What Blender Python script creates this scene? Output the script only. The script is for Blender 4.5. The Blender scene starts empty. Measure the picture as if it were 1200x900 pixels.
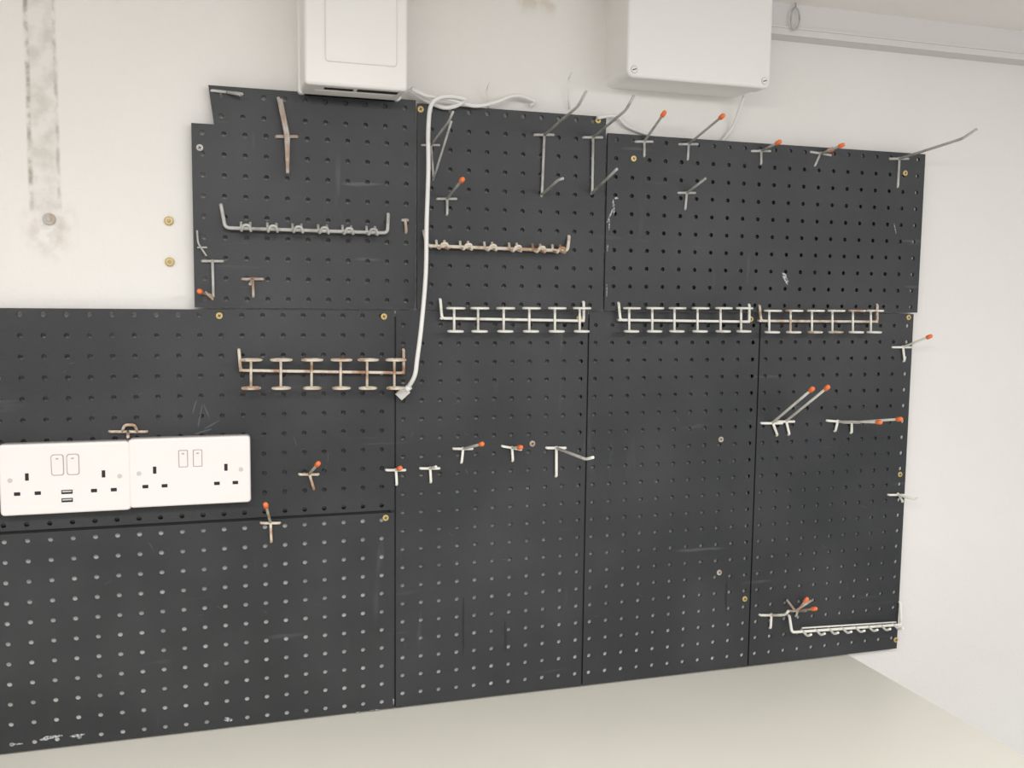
import bpy, math, random
from mathutils import Vector, Matrix
random.seed(7)
S = bpy.context.scene
try:
    S.view_settings.view_transform = 'Standard'
except Exception: pass

# ---------------- camera calibration (from vanishing points of the boards) -------------
F = 1120.0
ex = Vector((4204-600, 450-389, -F))
ez = Vector((145, (F*F-3604*145)/61.0, F))
ex.normalize(); ez.normalize()
ey = ez.cross(ex)
M = Matrix((ex, ey, ez))
D = 1.27
BENCH = 0.90
def _ray(u, v): return M @ Vector((u-600, 450-v, -F))
r = _ray(463, 829); H = BENCH+0.003 - r.z*(D-0.012)/r.y
CAM = Vector((0, -D, H))
def P(u, v, h=0.0):
    """point measured on the plane standing h metres off the wall"""
    r = _ray(u, v); t = (D-h)/r.y
    return CAM + r*t
cam = bpy.data.cameras.new('camera'); cam.sensor_width = 36; cam.lens = F/1200*36
cam.clip_start = 0.01
co = bpy.data.objects.new('camera', cam); S.collection.objects.link(co)
co.matrix_world = Matrix.Translation(CAM) @ M.to_4x4()
S.camera = co
U0 = 600 + F*(ey.x/-ey.z)     # depth vanishing point
BF = 0.012                     # board front plane

# ---------------- materials -------------
def mat(name, col, rough=0.5, metal=0.0, noise=None, bump=0.0, bscale=200, spec=0.5, scratch=None):
    m = bpy.data.materials.new(name); m.use_nodes = True
    nt = m.node_tree; b = nt.nodes['Principled BSDF']
    b.inputs['Base Color'].default_value = (*col, 1)
    b.inputs['Roughness'].default_value = rough
    b.inputs['Metallic'].default_value = metal
    b.inputs['Specular IOR Level'].default_value = spec
    tc = nt.nodes.new('ShaderNodeTexCoord')
    if noise:
        col2, sc, lo, hi = noise
        n = nt.nodes.new('ShaderNodeTexNoise'); n.inputs['Scale'].default_value = sc; n.inputs['Detail'].default_value = 6
        nt.links.new(tc.outputs['Object'], n.inputs['Vector'])
        mr = nt.nodes.new('ShaderNodeMapRange'); mr.inputs[1].default_value = lo; mr.inputs[2].default_value = hi
        nt.links.new(n.outputs[0], mr.inputs[0])
        mx = nt.nodes.new('ShaderNodeMix'); mx.data_type = 'RGBA'
        mx.inputs[6].default_value = (*col, 1); mx.inputs[7].default_value = (*col2, 1)
        nt.links.new(mr.outputs[0], mx.inputs[0]); out = mx.outputs[2]
        if scratch:
            # wispy chalk / dust marks: stretched noise gated by a patch noise
            for k, (scale3, rot) in enumerate((((60, 60, 6), 0.25), ((8, 60, 90), -0.2))):
                mp = nt.nodes.new('ShaderNodeMapping'); mp.inputs['Scale'].default_value = scale3; mp.inputs['Rotation'].default_value = (0, rot, 0)
                nt.links.new(tc.outputs['Object'], mp.inputs[0])
                ns = nt.nodes.new('ShaderNodeTexNoise'); ns.inputs['Scale'].default_value = 1.0; ns.inputs['Detail'].default_value = 3
                nt.links.new(mp.outputs[0], ns.inputs['Vector'])
                r1 = nt.nodes.new('ShaderNodeMapRange'); r1.inputs[1].default_value = 0.66; r1.inputs[2].default_value = 0.74
                nt.links.new(ns.outputs[0], r1.inputs[0])
                np_ = nt.nodes.new('ShaderNodeTexNoise'); np_.inputs['Scale'].default_value = 5+3*k; np_.inputs['Detail'].default_value = 3
                nt.links.new(tc.outputs['Object'], np_.inputs['Vector'])
                r2 = nt.nodes.new('ShaderNodeMapRange'); r2.inputs[1].default_value = 0.5; r2.inputs[2].default_value = 0.68; r2.inputs[4].default_value = 0.6
                nt.links.new(np_.outputs[0], r2.inputs[0])
                mu = nt.nodes.new('ShaderNodeMath'); mu.operation = 'MULTIPLY'
                nt.links.new(r1.outputs[0], mu.inputs[0]); nt.links.new(r2.outputs[0], mu.inputs[1])
                m2 = nt.nodes.new('ShaderNodeMix'); m2.data_type = 'RGBA'; m2.inputs[7].default_value = (*scratch, 1)
                nt.links.new(mu.outputs[0], m2.inputs[0]); nt.links.new(out, m2.inputs[6]); out = m2.outputs[2]
        nt.links.new(out, b.inputs['Base Color'])
    if bump:
        n2 = nt.nodes.new('ShaderNodeTexNoise'); n2.inputs['Scale'].default_value = bscale; n2.inputs['Detail'].default_value = 5
        nt.links.new(tc.outputs['Object'], n2.inputs['Vector'])
        bp = nt.nodes.new('ShaderNodeBump'); bp.inputs['Strength'].default_value = bump; bp.inputs['Distance'].default_value = 0.002
        nt.links.new(n2.outputs[0], bp.inputs['Height']); nt.links.new(bp.outputs[0], b.inputs['Normal'])
    return m

M_board = mat('pegboard_charcoal', (0.019, 0.021, 0.024), 0.5, 0, ((0.036, 0.038, 0.042), 6, 0.4, 0.72), 0.12, 350, scratch=(0.10, 0.105, 0.11))
M_steel = mat('galvanised_wire', (0.50, 0.50, 0.48), 0.42, 0.1, ((0.30, 0.29, 0.27), 60, 0.45, 0.7))
M_white = mat('cream_wire', (0.80, 0.79, 0.73), 0.45, 0.0, ((0.50, 0.47, 0.40), 45, 0.55, 0.75))
M_whrust = mat('cream_wire_rust_spots', (0.80, 0.79, 0.73), 0.5, 0.0, ((0.42, 0.24, 0.12), 30, 0.54, 0.62))
M_rust = mat('rusted_wire', (0.68, 0.62, 0.52), 0.6, 0.0, ((0.36, 0.18, 0.09), 60, 0.45, 0.65))
M_rust2 = mat('rusty_wire_dark', (0.40, 0.29, 0.21), 0.65, 0.0, ((0.48, 0.46, 0.43), 90, 0.42, 0.62))
M_orange = mat('orange_rubber', (0.86, 0.20, 0.06), 0.5)
M_brass = mat('brass_screw_metal', (0.55, 0.42, 0.17), 0.4, 0.4)
M_dark = mat('dark_slot', (0.012, 0.012, 0.013), 0.7)
M_smear_shade = mat('dark_smear_seam_shade', (0.012, 0.013, 0.015), 0.6)  # smear marks on the boards, and the shade painted into the seams
M_plastic = mat('white_plastic', (0.80, 0.78, 0.76), 0.35, 0, ((0.76, 0.74, 0.71), 8, 0.3, 0.8))
M_plastic2 = mat('socket_plastic', (0.80, 0.76, 0.745), 0.3)
M_enc = mat('enclosure_plastic', (0.80, 0.785, 0.76), 0.45)
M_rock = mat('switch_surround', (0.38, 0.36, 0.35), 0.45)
M_clear = mat('clear_grey_plastic', (0.55, 0.54, 0.52), 0.2)
M_cable = mat('cable_sheath', (0.74, 0.73, 0.71), 0.4)
M_bench = mat('bench_laminate', (0.80, 0.785, 0.70), 0.45, 0, ((0.74, 0.725, 0.645), 3, 0.35, 0.75), 0.03, 120)
M_ceil = mat('ceiling_paint', (0.88, 0.85, 0.83), 0.8, bump=0.2, bscale=60)
M_trunk = mat('trunking_paint', (0.66, 0.64, 0.625), 0.6)
M_floor = mat('floor_concrete', (0.50, 0.49, 0.47), 0.8, 0, ((0.40, 0.40, 0.38), 4, 0.3, 0.7))
M_scuff = mat('paint_scuff', (0.50, 0.52, 0.54), 0.8, 0, ((0.1, 0.1, 0.11), 400, 0.42, 0.6))
M_scuff2 = mat('paint_scuff_faint', (0.08, 0.088, 0.10), 0.8)
M_steel2 = mat('bench_leg_steel', (0.3, 0.3, 0.3), 0.4, 0.7)
M_hole_bright = mat('hole_brightener', (0.62, 0.61, 0.59), 0.7, 0, ((0.35, 0.34, 0.33), 20, 0.4, 0.7))  # for the added sheets that lighten the lower holes

# ---------------- mesh builder -------------
class MB:
    def __init__(s): s.v = []; s.f = []; s.m = []; s.mats = []; s.sm = []
    def mi(s, m):
        if m not in s.mats: s.mats.append(m)
        return s.mats.index(m)
    def face(s, idx, m, sm=False): s.f.append(idx); s.m.append(s.mi(m)); s.sm.append(sm)
    def tube(s, pts, rad, m, seg=10, fillet=0.0, taper=None):
        pts = [Vector(p) for p in pts]
        if fillet > 0 and len(pts) > 2:
            q = [pts[0]]
            for i in range(1, len(pts)-1):
                a, b, c = pts[i-1], pts[i], pts[i+1]
                l1 = (a-b).length; l2 = (c-b).length
                f = min(fillet, l1*0.45, l2*0.45)
                p0 = b+(a-b).normalized()*f; p1 = b+(c-b).normalized()*f
                for k in range(6):
                    t = k/5; q.append(p0*(1-t)**2+b*2*t*(1-t)+p1*t*t)
            q.append(pts[-1]); pts = q
        n = len(pts); base = len(s.v)
        prev = None
        for i, p in enumerate(pts):
            d = (pts[min(i+1, n-1)]-pts[max(i-1, 0)])
            d = d.normalized() if d.length > 1e-9 else Vector((0, 0, 1))
            if prev is None:
                a = Vector((0, 0, 1)) if abs(d.z) < 0.9 else Vector((1, 0, 0))
                x = a.cross(d).normalized()
            else:
                x = (prev - d*prev.dot(d)).normalized()
            prev = x; y = d.cross(x)
            rr = rad if taper is None else rad*taper[min(i, len(taper)-1)]
            for k in range(seg):
                a = 2*math.pi*k/seg
                s.v.append(p + x*math.cos(a)*rr + y*math.sin(a)*rr)
        for i in range(n-1):
            for k in range(seg):
                k2 = (k+1) % seg
                s.face((base+i*seg+k, base+i*seg+k2, base+(i+1)*seg+k2, base+(i+1)*seg+k), m, True)
        s.face(tuple(base+k for k in reversed(range(seg))), m)
        s.face(tuple(base+(n-1)*seg+k for k in range(seg)), m)
    def cap(s, a, b, rad, m):
        a = Vector(a); b = Vector(b); d = (b-a)
        pts = [a, a+d*0.05, a+d*0.6, a+d*0.8, a+d*0.93, b]
        s.tube(pts, rad, m, 12, taper=[0.8, 1, 1.05, 0.95, 0.65, 0.2])
    def ring(s, c, R, rad, m, seg=24, normal='z', arc=1.0, squash=1.0):
        pts = []
        n = int(seg*arc)
        for i in range(n+1):
            a = 2*math.pi*i/seg
            if normal == 'z': pts.append(Vector(c)+Vector((R*math.cos(a+math.pi/2), R*squash*math.sin(a+math.pi/2), 0)))
            else: pts.append(Vector(c)+Vector((R*math.cos(a), 0, R*squash*math.sin(a))))
        s.tube(pts, rad, m, 8)
    def box(s, x0, x1, y0, y1, z0, z1, m, ytop=None):
        b = len(s.v)
        for x in (x0, x1):
            for y in (y0, y1):
                for z in (z0, z1):
                    s.v.append(Vector((x, ytop if (ytop is not None and y == y0 and z == z1) else y, z)))
        for f in ((0,1,3,2),(4,6,7,5),(0,4,5,1),(2,3,7,6),(0,2,6,4),(1,5,7,3)):
            s.face(tuple(b+i for i in f), m)
    def rrect(s, cx, cz, w, ht, h0, h1, r, bev, m, slope=0.0, rot=0.0):
        """rounded slab standing on plane y=-h0 with front at y=-h1"""
        lv = [(0, h0), (0, h1-bev)] + ([(bev*(1-math.cos(a)), h1-bev+bev*math.sin(a)) for a in (math.radians(30), math.radians(60), math.radians(90))] if bev > 0 else [])
        N = 6; base = len(s.v); ring = 4*(N+1)
        for ins, h in lv:
            ww = w/2-ins; hh = ht/2-ins; rr = max(r-ins, 0.0001)
            for q, (sx, sz) in enumerate(((1, 1), (-1, 1), (-1, -1), (1, -1))):
                for k in range(N+1):
                    a = math.pi/2*(q+k/N)
                    x = sx*(ww-rr)+rr*math.cos(a); z = sz*(hh-rr)+rr*math.sin(a)
                    hz = h+(slope*z if h > h0 else 0)
                    x, z = x*math.cos(rot)-z*math.sin(rot), x*math.sin(rot)+z*math.cos(rot)
                    s.v.append(Vector((cx+x, -hz, cz+z)))
        L = len(lv)
        for i in range(L-1):
            for k in range(ring):
                k2 = (k+1) % ring
                s.face((base+i*ring+k, base+i*ring+k2, base+(i+1)*ring+k2, base+(i+1)*ring+k), m, i > 0)
        s.face(tuple(base+(L-1)*ring+k for k in range(ring)), m)
        s.face(tuple(base+k for k in reversed(range(ring))), m)
    def done(s, name):
        me = bpy.data.meshes.new(name)
        me.from_pydata([tuple(v) for v in s.v], [], s.f)
        for m in s.mats: me.materials.append(m)
        me.polygons.foreach_set('material_index', s.m)
        me.polygons.foreach_set('use_smooth', s.sm)
        me.update()
        import bmesh
        bm = bmesh.new(); bm.from_mesh(me)
        bmesh.ops.recalc_face_normals(bm, faces=bm.faces); bm.to_mesh(me); bm.free()
        o = bpy.data.objects.new(name, me); S.collection.objects.link(o)
        return o

def smooth_path(pts, n=8):
    pts = [Vector(p) for p in pts]; q = [pts[0]*2-pts[1]]+pts+[pts[-1]*2-pts[-2]]; out = []
    for i in range(1, len(q)-2):
        for k in range(n):
            t = k/n
            out.append(0.5*((2*q[i])+(q[i+1]-q[i-1])*t+(2*q[i-1]-5*q[i]+4*q[i+1]-q[i+2])*t*t+(-q[i-1]+3*q[i]-3*q[i+1]+q[i+2])*t**3))
    out.append(pts[-1]); return out

# ---------------- room -------------
trunk_h = 0.03
z_ceil = P(905, 2, trunk_h).z
z_trb = P(905, 39, trunk_h).z
def wall_material():
    m = bpy.data.materials.new('painted_masonry'); m.use_nodes = True
    nt = m.node_tree; N = nt.nodes; L = nt.links; b = N['Principled BSDF']
    b.inputs['Roughness'].default_value = 0.7
    tc = N.new('ShaderNodeTexCoord'); sp = N.new('ShaderNodeSeparateXYZ'); L.new(tc.outputs['Object'], sp.inputs[0])
    def mth(op, a, c=None, clamp=False):
        n = N.new('ShaderNodeMath'); n.operation = op; n.use_clamp = clamp
        for i, x in enumerate((a, c)):
            if x is None: continue
            if isinstance(x, (int, float)): n.inputs[i].default_value = x
            else: L.new(x, n.inputs[i])
        return n.outputs[0]
    def noise(sc, det=6, stretch=None):
        n = N.new('ShaderNodeTexNoise'); n.inputs['Scale'].default_value = sc; n.inputs['Detail'].default_value = det
        if stretch:
            mp = N.new('ShaderNodeMapping'); mp.inputs['Scale'].default_value = stretch
            L.new(tc.outputs['Object'], mp.inputs[0]); L.new(mp.outputs[0], n.inputs['Vector'])
        else: L.new(tc.outputs['Object'], n.inputs['Vector'])
        return n.outputs[0]
    def rng(x, a, c):
        r = N.new('ShaderNodeMapRange'); r.inputs[1].default_value = a; r.inputs[2].default_value = c
        L.new(x, r.inputs[0]); return r.outputs[0]
    def mix(fac, A, B):
        x = N.new('ShaderNodeMix'); x.data_type = 'RGBA'
        L.new(fac, x.inputs[0])
        for i, c in ((6, A), (7, B)):
            if isinstance(c, tuple): x.inputs[i].default_value = (*c, 1)
            else: L.new(c, x.inputs[i])
        return x.outputs[2]
    col = mix(rng(noise(2.5), 0.3, 0.7), (0.735, 0.71, 0.675), (0.78, 0.765, 0.74))
    # old stripe left by a removed conduit
    xs = P(50, 130).x; zlo = P(50, 262).z
    wob = mth('MULTIPLY', mth('SUBTRACT', noise(12, 4), 0.5), 0.006)
    xx = mth('ADD', mth('SUBTRACT', sp.outputs[0], xs), wob)
    ax = mth('ABSOLUTE', xx)
    up = rng(sp.outputs[2], zlo-0.01, zlo+0.05)
    f1 = mth('MULTIPLY', mth('MULTIPLY', rng(ax, 0.019, 0.012), up), mth('ADD', mth('MULTIPLY', rng(noise(45, 8), 0.42, 0.62), 0.40), 0.10))
    col = mix(f1, col, (0.44, 0.42, 0.37))
    for off, st, w in ((0.015, 0.75, 0.0035), (-0.015, 0.5, 0.003)):
        edge = rng(mth('ABSOLUTE', mth('SUBTRACT', xx, -off)), w, 0.0008)
        fe = mth('MULTIPLY', mth('MULTIPLY', edge, up), mth('MULTIPLY', rng(noise(55, 8), 0.40, 0.58), st))
        col = mix(fe, col, (0.27, 0.24, 0.19))
    # rust halo round the old bolt
    pc = P(58, 265)
    dx = mth('SUBTRACT', sp.outputs[0], pc.x); dz = mth('SUBTRACT', sp.outputs[2], pc.z)
    dist = mth('SQRT', mth('ADD', mth('MULTIPLY', dx, dx), mth('MULTIPLY', mth('MULTIPLY', dz, dz), 0.5)))
    f2 = mth('MULTIPLY', rng(dist, 0.035, 0.005), mth('MULTIPLY', rng(noise(60, 6), 0.4, 0.65), 0.5))
    col = mix(f2, col, (0.36, 0.29, 0.22))
    # small stains close to the ceiling
    zn = P(620, 14).z
    f3 = mth('MULTIPLY', rng(sp.outputs[2], zn-0.01, zn+0.012), mth('MULTIPLY', rng(noise(25, 8), 0.52, 0.64), 0.45))
    col = mix(f3, col, (0.50, 0.42, 0.28))
    L.new(col, b.inputs['Base Color'])
    bp = N.new('ShaderNodeBump'); bp.inputs['Strength'].default_value = 0.4; bp.inputs['Distance'].default_value = 0.004
    h = mth('ADD', noise(22, 6), mth('MULTIPLY', noise(180, 4), 0.3))
    L.new(h, bp.inputs['Height']); L.new(bp.outputs[0], b.inputs['Normal'])
    return m
M_wall = wall_material()
b = MB(); b.box(-3, 3.5, 0, 0.1, 0, z_ceil+0.1, M_wall); b.done('wall_back')
b = MB(); b.box(-3, 3.5, -4, 0, -0.1, 0, M_floor); b.done('floor')
b = MB(); b.box(-3, 3.5, -4, 0, z_ceil, z_ceil+0.1, M_ceil); b.done('ceiling')

# bench
xr = P(990, 768).x
b = MB()
b.box(-1.9, xr, -0.72, -0.0005, BENCH-0.03, BENCH, M_bench)
for x in (-1.85, xr-0.08):
    for y in (-0.68, -0.08):
        b.box(x, x+0.04, y, y+0.04, 0, BENCH-0.03, M_steel2)
b.box(-1.85, xr-0.04, -0.67, -0.65, BENCH-0.09, BENCH-0.03, M_steel2)
b.done('workbench')

# trunking
b = MB()
xt = P(880, 20, trunk_h).x
b.box(xt, 3.4, -trunk_h, 0, z_trb, z_ceil, M_trunk)
b.box(xt, 3.4, -trunk_h-0.0025, -0.004, z_trb+0.009, z_trb+0.012, M_trunk)
b.done('trunking')
b = MB()
c = P(932, 22, trunk_h+0.006)
b.ring(c, 0.007, 0.0013, M_steel, normal='y', squash=2.2)
b.tube([c+Vector((0, 0, 0.015)), c+Vector((0, 0, 0.028)), c+Vector((0, 0.012, 0.030))], 0.0013, M_steel, fillet=0.004)
b.done('hanging_wire_loop')

# ---------------- pegboard panels -------------
PITCH = 0.0254
def pegboard(x0, x1, z0, z1, front=BF, th=0.0042, shear=0.0, holes_r=0.0031):
    b = MB()
    nx = max(1, round((x1-x0)/PITCH)); nz = max(1, round((z1-z0)/PITCH))
    mx = ((x1-x0)-(nx-1)*PITCH)/2; mz = ((z1-z0)-(nz-1)*PITCH)/2
    xb = [x0]+[x0+mx+(i+0.5)*PITCH for i in range(nx-1)]+[x1]
    zb = [z0]+[z0+mz+(i+0.5)*PITCH for i in range(nz-1)]+[z1]
    def sh(x, z):
        if shear and abs(x-x0) < 1e-6: return x+shear*(z1-z)/(z1-z0)
        return x
    for i in range(nx):
        for j in range(nz):
            cx = x0+mx+i*PITCH; cz = z0+mz+j*PITCH
            X0, X1, Z0, Z1 = xb[i], xb[i+1], zb[j], zb[j+1]
            cs = [(X1, Z1), (X0, Z1), (X0, Z0), (X1, Z0)]
            outer = []
            for q in range(4):
                a = cs[q]; c = cs[(q+1) % 4]
                for k in range(4):
                    t = k/4; outer.append((a[0]+(c[0]-a[0])*t, a[1]+(c[1]-a[1])*t))
            base = len(b.v)
            for k in range(16):
                a = math.pi/4+2*math.pi*k/16
                ox, oz = outer[k]
                ix, iz = cx+holes_r*math.cos(a), cz+holes_r*math.sin(a)
                b.v.append(Vector((sh(ox, oz), -front, oz)))
                b.v.append(Vector((ix, -front, iz)))
                b.v.append(Vector((ix, -front+th, iz)))
                b.v.append(Vector((sh(ox, oz), -front+th, oz)))
            for k in range(16):
                k2 = (k+1) % 16; A = base+4*k; C = base+4*k2
                b.face((A, C, C+1, A+1), M_board)
                b.face((A+1, C+1, C+2, A+2), M_board, True)
                b.face((A+2, C+2, C+3, A+3), M_board)
                mxo = outer[k]; mxo2 = outer[k2]
                if any(abs(mxo[d]-e) < 1e-7 and abs(mxo2[d]-e) < 1e-7 for d, e in ((0, x0), (0, x1), (1, z0), (1, z1))):
                    b.face((A, A+3, C+3, C), M_board)
    return b.done('pegboard_panel')

X = lambda u, v: P(u, v, BF).x
Z = lambda u, v: P(u, v, BF).z
zb = BENCH+0.003
zm = Z(463, 363)          # middle seam
g = 0.0012
xa, xc, xd, xe = X(463, 600), X(686, 580), X(884, 570), X(1061, 560)
zl = Z(230, 612)
TL = 0.0024
pegboard(-1.05, xa-g, zb, zl-g*1.5, th=TL)             # lower left
pegboard(-1.05, xa-g, zl+g*1.5, zm-g)                  # mid left
pegboard(xa+g, xc-g, zb, zm-g, th=TL)
pegboard(xc+g, xd-g, zb, zm-g, th=TL)
pegboard(xd+g, xe, zb, zm-g, th=TL)
xu = X(226, 250); xm = X(488, 240); xn = X(709, 250); xo = X(1079, 270)
zt1 = Z(224, 144); zt0 = Z(400, 111)
pegboard(xu, xm-g, zm+g, zt1)
pegboard(X(244, 98), xm-g, zt1, zt0, shear=0.006)
pegboard(xm+g, xn-g, zm+g, Z(600, 129), )
pegboard(xn+g, xo, zm+g, Z(890, 168), front=BF+0.002)
# pale sheets added to brighten the lower boards' holes: closest at the bottom,
# sloped back toward the wall higher up, so the holes darken gradually
for x0, x1, ztop, yt in ((-1.04, xa-.007, zl-.006, -0.0075), (xa+.007, xc-.007, zm-.02, -0.0012), (xc+.007, xd-.007, zm-.02, -0.0012), (xd+.007, xe-.007, zm-.02, -0.0012)):
    b = MB(); b.box(x0, x1, -0.0094, -0.0006, zb, ztop, M_hole_bright, ytop=yt); b.done('hole_brightener_sheet')
# added dark strips that paint shade into the vertical and horizontal seams
b = MB()
for xx_ in (xa, xc, xd):
    b.box(xx_-.006, xx_+.006, -0.0094, -0.0006, zb, zm-.01, M_smear_shade)
b.box(-1.04, xa-.008, -0.0075, -0.0006, zl-.0055, zl+.006, M_smear_shade)
b.done('seam_shade_strips')

# ---------------- hooks -------------
HB = BF+0.0025
def hook(c, arm=None, spine=None, cw=10, m=M_steel, tip=True, up=0.0, rad=0.0018, name='pegboard_hook', extra=None, tipm=M_orange, tilt=0):
    b = MB(); u, v = c
    l = P(u-cw, v-tilt, HB); r_ = P(u+cw, v+tilt, HB)
    b.tube([l+Vector((0, 0.005, 0)), l, r_, r_+Vector((0, 0.005, 0))], rad, m, fillet=0.003)
    if spine:
        e = P(spine[0], spine[1], HB)
        b.tube([P(u, v-2, HB+0.001), e, e+Vector((0, 0.005, -0.001))], rad, m, fillet=0.003)
    arms = arm if isinstance(arm, list) else ([arm] if arm else [])
    for a in arms:
        au, av = a[0], a[1]
        hh = a[2] if len(a) > 2 else None
        if hh is None:
            q = (au-u)/(u-U0); hh = max(0.018, D*q/(1+q))
        s0 = P(u, v, HB+0.001); e = P(au, av, hh)
        mid = s0.lerp(e, 0.82)+Vector((0, 0, -up))
        d = (e-mid).normalized()
        if tip:
            b.tube([s0+Vector((0, 0.001, 0)), mid, e-d*0.004], rad, m, fillet=0.006)
            b.cap(e-d*0.010, e, rad*1.75, tipm)
        else:
            b.tube([s0, mid, e], rad, m, fillet=0.006)
    if extra:
        for pts in extra: b.tube([P(*p) for p in pts], rad, m, fillet=0.004)
    return b.done(name)

# upper left
hook((336, 160), None, None, 12, M_rust2, False, extra=[[(326, 114, .020), (335, 158, .022), (337, 200, .034)], [(329, 116, .020), (338, 160, .022), (337, 203, .034)]], rad=0.0021)
hook((266, 108), (282, 111, .03), None, 18, M_steel, False, tilt=2)
hook((249, 306), None, (250, 347), 12, M_steel, False)
hook((296, 327), (293, 333, .03), (297, 347), 12, M_rust2, False)
hook((240, 344), (233, 341, .045), (249, 350), 7, M_rust2, True, tilt=2)
hook((237, 290), None, None, 5, M_steel, False, extra=[[(231, 270, .02), (232, 285, .02), (242, 300, .02)]], rad=0.0012)
hook((475, 258), None, (476, 272), 3, M_rust2, False, rad=0.002)
# double-arm hooks
hook((505, 170), [(531, 131)], (508, 210), 10, M_steel, False, up=0.004, rad=0.0015, extra=[[(508, 210, HB), (529, 142, .06)]])
hook((638, 158), [(687, 107)], (635, 229), 11, M_steel, False, up=0.008, rad=0.0019, extra=[[(635, 228, HB), (654, 211, .06), (660, 209, .068)]])
hook((695, 161), [(743, 112)], (694, 226), 11, M_steel, False, up=0.008, rad=0.0019, extra=[[(694, 226, HB), (719, 202, .07), (723, 198, .078)]])
hook((524, 233), (543, 209), (524, 251), 11, M_steel)
hook((755, 166), (780, 130), (755, 183), 10, M_steel)
hook((807, 169), (849, 134), (806, 187), 11, M_steel)
hook((892, 177), (916, 165), (892, 192), 11, M_steel)
hook((962, 180), [(990, 169), (978, 174)], (955, 194), 12, M_steel, tilt=2)
hook((1054, 186), (1145, 151), (1052, 219), 11, M_steel, False, up=0.006, rad=0.002)
hook((805, 226), (827, 209), (803, 245), 10, M_steel, False)
# thin wires above the boards
for (u, v0, v1) in ((572, 94, 128), (667, 85, 128)):
    b = MB(); b.tube([P(u, v1, 0.004), P(u-2, v0+10, 0.012), P(u+3, v0, 0.03)], 0.0009, M_white, fillet=0.01); b.done('bent_wire')
# lower
hook((150, 506), (150, 512, .04), None, 22, M_rust, False, extra=[[(143, 506, HB), (146, 498, .02), (158, 498, .02), (161, 506, HB)]])
hook((362, 556), (374, 542, .05), (368, 573), 11, M_rust)
hook((317, 613), (311, 590, .06), (318, 635), 11, M_rust)
hook((464, 551), (470, 548, .035), (465, 568), 11, M_white)
hook((504, 549), (511, 547, .035), (505, 565), 11, M_white, False)
hook((543, 526), (566, 520), (541, 542), 11, M_white)
hook((600, 525), (612, 524, .04), (601, 540), 11, M_white, tilt=2)
hook((652, 525), (695, 536), (652, 558), 11, M_white, False, up=0.005, rad=.002)
hook((905, 496), [(954, 454)], (911, 510), 12, M_white, rad=.002)
hook((921, 494), [(972, 452)], (925, 509), 10, M_white, rad=.002)
hook((982, 494), [(1034, 495)], (979, 505), 12, M_white, tilt=1, rad=.002)
hook((998, 495), [(1058, 491)], (998, 507), 10, M_white, rad=.002)
hook((1058, 407), (1093, 393), (1060, 423), 11, M_white)
hook((1052, 580), (1077, 583), (1058, 588), 10, M_white, False, up=0.004)
hook((904, 721), (924, 716), (903, 736), 13, M_white, False, up=0.005, rad=.002)
hook((935, 716), [(958, 713), (947, 700)], (933, 722), 10, M_rust2, extra=[[(922, 703, HB), (932, 716, .03), (950, 704, .05)]])

# ---------------- racks with prongs -------------
def prong_rack(lu, lv_top, bl, br, ru, rv_top, xs, m, hb=0.022, rad=0.0023, plen=0.018):
    b = MB()
    L = P(bl[0], bl[1], hb); R = P(br[0], br[1], hb)
    lt = P(lu, lv_top, BF+0.002); rt = P(ru, rv_top, BF+0.002)
    b.tube([lt+Vector((0, 0.005, 0)), lt, Vector((L.x, L.y, L.z)), R, rt, rt+Vector((0, 0.005, 0))], rad, m, fillet=0.006)
    for u in xs:
        t = (u-bl[0])/(br[0]-bl[0]); c = L.lerp(R, t)
        w = 0.0055
        b.tube([c+Vector((-w, 0.004, 0.008)), c+Vector((-w, 0, -0.001)), c+Vector((-w, -plen, -0.004)), c+Vector((-w*0.6, -plen-0.004, 0.003)),
                c+Vector((w*0.6, -plen-0.004, 0.003)), c+Vector((w, -plen, -0.004)), c+Vector((w, 0, -0.001)), c+Vector((w, 0.004, 0.008))], rad*0.75, m, fillet=0.003)
        b.tube([c, Vector((c.x, -BF, c.z))], rad*0.8, m)
    return b.done('tool_rack')
prong_rack(259, 240, (264, 267), (454, 273), 455, 251, (287, 317, 346, 376, 405, 434), M_steel)
prong_rack(497, 271, (500, 288), (665, 294), 667, 277, (516, 543, 571, 600, 628, 652), M_rust)
# slim rack bottom right
b = MB()
L = P(928, 741, 0.03); R = P(1056, 732, 0.02)
t0 = P(925, 722, BF+.002); t1 = P(1055, 706, BF+.002)
b.tube([t0+Vector((0, .005, 0)), t0, L, R, t1, t1+Vector((0, .005, 0))], 0.0022, M_white, fillet=0.005)
for i in range(8):
    c = L.lerp(R, (i+0.8)/8.4)
    b.tube([c+Vector((0, 0.004, 0.002)), c+Vector((0, -0.012, -0.003)), c+Vector((0, -0.022, 0.003))], 0.0018, M_white, fillet=0.004)
b.tube([P(940, 736, .028), P(1050, 729, .02)], 0.0012, M_white)
b.done('tool_rack')

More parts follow.
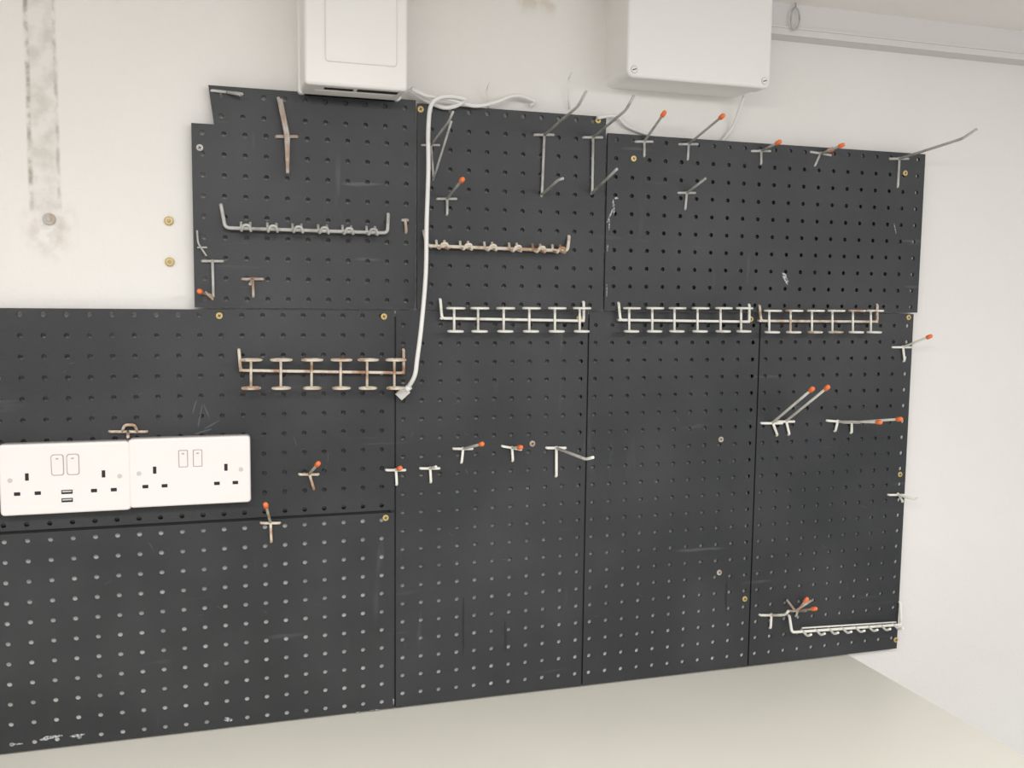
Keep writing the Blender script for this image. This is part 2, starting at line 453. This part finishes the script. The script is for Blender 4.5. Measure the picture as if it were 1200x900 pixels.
# ---------------- screwdriver ring racks -------------
def ring_rack(ends, bar, xs, vt, vb, m, R=0.0115, dv=0.0, rr=0.0017, mbar=None):
    b = MB(); hb = 0.022; mbar = mbar or m
    (u0, t0), (u1, t1) = ends
    L = P(u0+2, bar[0], hb); Rr = P(u1, bar[1], hb)
    a = P(u0, t0, BF+.003); c = P(u1, t1, BF+.003)
    b.tube([a+Vector((0, .005, 0)), a, Vector((L.x, L.y, L.z)), Rr, c, c+Vector((0, .005, 0))], 0.0020, mbar, fillet=0.004)
    for u in xs:
        t = (u-u0)/(u1-u0)
        p = P(u, vt+dv*t, hb+0.002); q = P(u, vb+dv*t, hb+0.002)
        b.tube([p+Vector((0, -.001, 0)), q+Vector((0, -.001, 0))], rr, m)
        b.ring(p+Vector((0, -R*0.9, 0)), R, rr*0.9, m, squash=0.9)
        b.ring(q+Vector((0, -R*0.75, 0)), R*0.85, rr*0.9, m, squash=0.9)
    for k in (L, Rr):
        b.tube([k, Vector((k.x, -BF, k.z))], 0.0018, m)
    return b.done('screwdriver_rack')
ring_rack(((280, 410), (473, 410)), (434, 437), (294, 329, 365, 399, 430, 462), 421, 454, M_rust, R=0.0125)
ring_rack(((516, 351), (684, 354)), (373, 376), (532, 560, 590, 620, 650, 679), 361, 388, M_white)
ring_rack(((725, 355), (878, 357)), (375, 377), (737, 764, 790, 817, 844, 868), 361, 388, M_white)
ring_rack(((890, 358), (1028, 357)), (376, 377), (901, 926, 951, 975, 999, 1020), 364, 389, M_whrust, R=0.012, mbar=M_rust)

# ---------------- screws -------------
b = MB()
for (u, v) in ((493, 128), (701, 141), (742, 186), (1060, 203), (257, 370), (450, 371), (452, 607), (679, 373), (880, 374),
               (873, 702), (1055, 556), (1050, 750), (234, 173), (1065, 372), (845, 515), (624, 520), (843, 671)):
    p = P(u, v, BF+.001)
    m = M_steel if (u, v) == (234, 173) else (M_rust2 if (u, v) in ((845, 515), (624, 520), (843, 671)) else M_brass)
    hh = BF if u < 709 or v > 365 else BF+.002
    b.rrect(p.x, p.z, .0085, .0085, hh-.001, hh+.0015, .0042, .0008, m)
    for rt in (0.5, 0.5+math.pi/2):
        b.rrect(p.x, p.z, .0045, .0009, hh, hh+.0017, .0004, 0, M_dark, rot=rt)
b.done('brass_screws')
for (u, v, rad, mm) in ((198, 259, .0055, M_brass), (199, 307, .0055, M_brass), (58, 257, .007, M_rust2)):
    b = MB(); p = P(u, v)
    b.rrect(p.x, p.z, rad*2, rad*2, 0.0002, .004, rad*.99, .0015, mm)
    b.rrect(p.x, p.z, rad*0.8, rad*0.8, 0.001, .0055, rad*.39, .0005, M_rust2)
    b.done('wall_plug')

# ---------------- sockets -------------
def socket(cu, cv, usb, rocker, cx=None, cz=None):
    b = MB(); hf = BF+0.020
    W, Hh = 0.1435, 0.0855
    if cx is None:
        p = P(cu, cv, hf); cx, cz = p.x, p.z
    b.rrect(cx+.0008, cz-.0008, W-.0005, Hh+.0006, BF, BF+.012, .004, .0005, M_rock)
    b.rrect(cx, cz, W, Hh, BF+.0125, hf, .0045, .0025, M_plastic2)
    for s in (-1, 1):
        x, z = cx+s*0.042, cz+0.002
        b.rrect(x, z+.0015, .004, .0088, hf-.001, hf+.0002, .0005, 0, M_dark)
        for q in (-1, 1):
            b.rrect(x+q*.0111, z-.0185, .0068, .0042, hf-.001, hf+.0002, .0005, 0, M_dark)
        xs, zs = cx+s*0.0085, cz+0.0165
        w, hgt = (.0125, .024) if rocker == 0 else (.0095, .020)
        b.rrect(xs, zs, w+.0016, hgt+.0016, hf-.001, hf+.0003, .003 if rocker == 0 else .001, 0, M_rock)
        b.rrect(xs, zs, w, hgt, hf-.001, hf+.0022, .0028 if rocker == 0 else .001, .0008, M_plastic2, slope=0.06)
        b.rrect(xs, zs+hgt*.33, .003, .0012, hf, hf+.0035, .0003, 0, M_rock)
        b.rrect(cx+s*.0602, cz+0.0, .0055, .0055, hf-.001, hf+.0004, .0027, .0002, M_clear)
    if usb:
        b.rrect(cx+.001, cz-.0215, .016, .021, hf-.001, hf+.0006, .001, .0003, M_plastic)
        for dz in (-.0165, -.0265):
            b.rrect(cx+.001, cz+dz, .0125, .005, hf-.001, hf+.0008, .0004, 0, M_dark)
            b.rrect(cx+.001, cz+dz+.0006, .0105, .0016, hf-.001, hf+.0010, .0003, 0, M_clear)
    b.done('double_power_socket')
    return cx, cz
cx1, cz1 = socket(77, 560.5, True, 0)
socket(223.5, 552.5, False, 1)
socket(0, 0, False, 1, cx1-.1462, cz1+.002)

# ---------------- boxes -------------
h1 = 0.08
b = MB()
a = P(357, 96, h1); c = P(478, 109, h1)
bx, bw = (a.x+c.x)/2, c.x-a.x
zbm = (a.z+c.z)/2; zt = z_ceil-0.03
b.rrect(bx, (zbm+zt)/2, bw, zt-zbm, 0.004, h1, .005, .004, M_plastic)
b.rrect(bx, (zbm+zt)/2+.002, bw+.006, zt-zbm+.004, 0.0, .022, .004, .002, M_plastic)
pc0 = P(381, 82, h1); pc1 = P(465, 86, h1)
b.rrect((pc0.x+pc1.x)/2, (pc0.z+zt)/2, pc1.x-pc0.x, zt-pc0.z-.02, h1-.001, h1+.003, .004, .002, M_plastic)
b.box(bx-bw*.30, bx-bw*.02, -h1+.012, -h1+.022, zbm-.0006, zbm+.002, M_dark)
b.box(bx+bw*.02, bx+bw*.42, -h1+.010, -h1+.022, zbm-.0006, zbm+.002, M_dark)
b.box(bx-bw*.38, bx+bw*.4, -.05, -.035, zbm-.0006, zbm+.002, M_enc)
b.done('control_box')
b = MB()
a = P(735, 88, h1); c = P(903, 106, h1)
bx, bw = (a.x+c.x)/2, c.x-a.x
zbm = (a.z+c.z)/2; zt = z_ceil-0.004
b.rrect(bx, (zbm+zt)/2, bw-.004, zt-zbm-.004, 0.0, .052, .010, .001, M_enc)
b.rrect(bx, (zbm+zt)/2, bw-.010, zt-zbm-.010, 0.045, .056, .008, .001, M_enc)
b.rrect(bx, (zbm+zt)/2, bw, zt-zbm, 0.054, h1, .010, .004, M_enc)
for s in (-1, 1):
    sx = bx+s*(bw/2-.010); sz = zbm+.010
    b.rrect(sx, sz, .010, .010, h1-.001, h1+.0002, .005, 0, M_rock)
    b.rrect(sx, sz, .009, .009, h1-.001, h1+.0012, .0045, .0008, M_plastic)
    b.rrect(sx, sz, .006, .0012, h1, h1+.0014, .0005, 0, M_dark, rot=0.3)
b.done('junction_box')

# ---------------- cables -------------
b = MB()
b.tube(smooth_path([P(482, 104, .03), P(500, 112, .028), P(530, 117, .03), P(556, 124, .022), P(580, 120, .02), P(604, 112, .018), P(625, 118, .012), P(622, 124, .006)]), .0027, M_cable, 12)
b.done('coiled_cable')
b = MB()
b.tube(smooth_path([P(478, 106, .012), P(520, 126, .020), P(545, 117, .032), P(522, 113, .036), P(506, 122, .034), P(502, 150, .027), P(502, 200, .026), P(500, 260, .026), P(499, 320, .030), P(494, 380, .044), P(489, 420, .046), P(486, 440, .044), P(478, 455, .03)]), .0029, M_cable, 12)
p = P(478, 455, .030); q = P(467, 465, .024); d = (q-p).normalized()
b.tube([p-d*.004, p+d*.004], .0042, M_cable, 12)
xv = Vector((d.z, 0, -d.x)).normalized(); yv = Vector((0, 1, 0))
base = len(b.v)
for t in (0.002, .018):
    for sx, sy in ((-1, -1), (1, -1), (1, 1), (-1, 1)):
        b.v.append(p+d*t+xv*sx*.0058+yv*sy*.0035)
for f in ((0, 1, 2, 3), (7, 6, 5, 4), (0, 4, 5, 1), (1, 5, 6, 2), (2, 6, 7, 3), (3, 7, 4, 0)): b.face(tuple(base+i for i in f), M_clear)
b.done('network_cable')
b = MB()
b.tube(smooth_path([P(700, 138, .018), P(722, 136, .012), P(735, 148, .006), P(760, 158, .005), P(790, 166, .004)]), .0025, M_cable, 10)
b.tube(smooth_path([P(872, 112, .03), P(866, 130, .02), P(858, 150, .008), P(846, 166, .005)]), .0022, M_cable, 10)
b.done('loose_cable')

# ---------------- scuffs (dried paint on boards) -------------
b = MB()
def flake(u, v, w, h, m=M_scuff, ang=0.0, hh=None):
    hh = hh or (BF+.0003 if (u < 709 or v > 365) else BF+.0023)
    c = P(u, v, hh); n = 10; base = len(b.v)
    for k in range(n):
        a = 2*math.pi*k/n; q = random.uniform(.55, 1.1)
        x = w*.5*q*math.cos(a); z = h*.5*q*math.sin(a)
        b.v.append(Vector((c.x+x*math.cos(ang)-z*math.sin(ang), -hh, c.z+x*math.sin(ang)+z*math.cos(ang))))
    b.face(tuple(base+k for k in range(n)), m)
flake(719, 243, .004, .030, ang=.1); flake(714, 262, .003, .02); flake(722, 232, .007, .004); flake(712, 290, .002, .014)
flake(716, 250, .003, .03, ang=-.4); flake(711, 340, .002, .02)
flake(1049, 268, .002, .018, ang=.3); flake(921, 327, .009, .022, ang=.5)
flake(60, 864, .04, .006, ang=.1); flake(90, 862, .022, .004); flake(20, 872, .02, .003); flake(267, 843, .012, .006, ang=-.3); flake(461, 822, .003, .014)
flake(440, 832, .016, .002); flake(420, 835, .01, .002)
for (u, v, w, a) in ((234, 490, .035, 1.4), (242, 482, .022, 1.9), (248, 498, .024, .5), (240, 505, .03, .3), (228, 476, .02, 1.3)):
    flake(u, v, w, .0024, M_scuff2, a)
for (u, v, h) in ((543, 735, .09), (592, 745, .05), (851, 700, .05)):
    flake(u, v, .004, h, M_smear_shade)
for i in range(50):
    flake(random.uniform(20, 1040), random.uniform(390, 740), random.uniform(.004, .022), .0009, M_scuff2, random.uniform(-1.5, 1.5))
b.done('dried_paint_flakes')

# ---------------- lights -------------
def area(name, loc, rot, sx, sy, e, col=(1, 1, 1)):
    l = bpy.data.lights.new(name, 'AREA'); l.shape = 'RECTANGLE'; l.size = sx; l.size_y = sy; l.energy = e; l.color = col
    o = bpy.data.objects.new(name, l); o.location = loc; o.rotation_euler = rot; S.collection.objects.link(o)
area('ceiling_light', (-0.25, -1.15, z_ceil-0.02), (math.radians(8), 0, 0), 1.3, 0.35, 20, (1, .975, .95))
area('ceiling_light_rear', (1.4, -1.6, z_ceil-0.02), (math.radians(12), 0, 0), 1.3, 0.5, 33, (.985, .985, 1))
w = bpy.data.worlds.new('world'); S.world = w; w.use_nodes = True
w.node_tree.nodes['Background'].inputs[0].default_value = (1, .985, .97, 1)
w.node_tree.nodes['Background'].inputs[1].default_value = 0.8
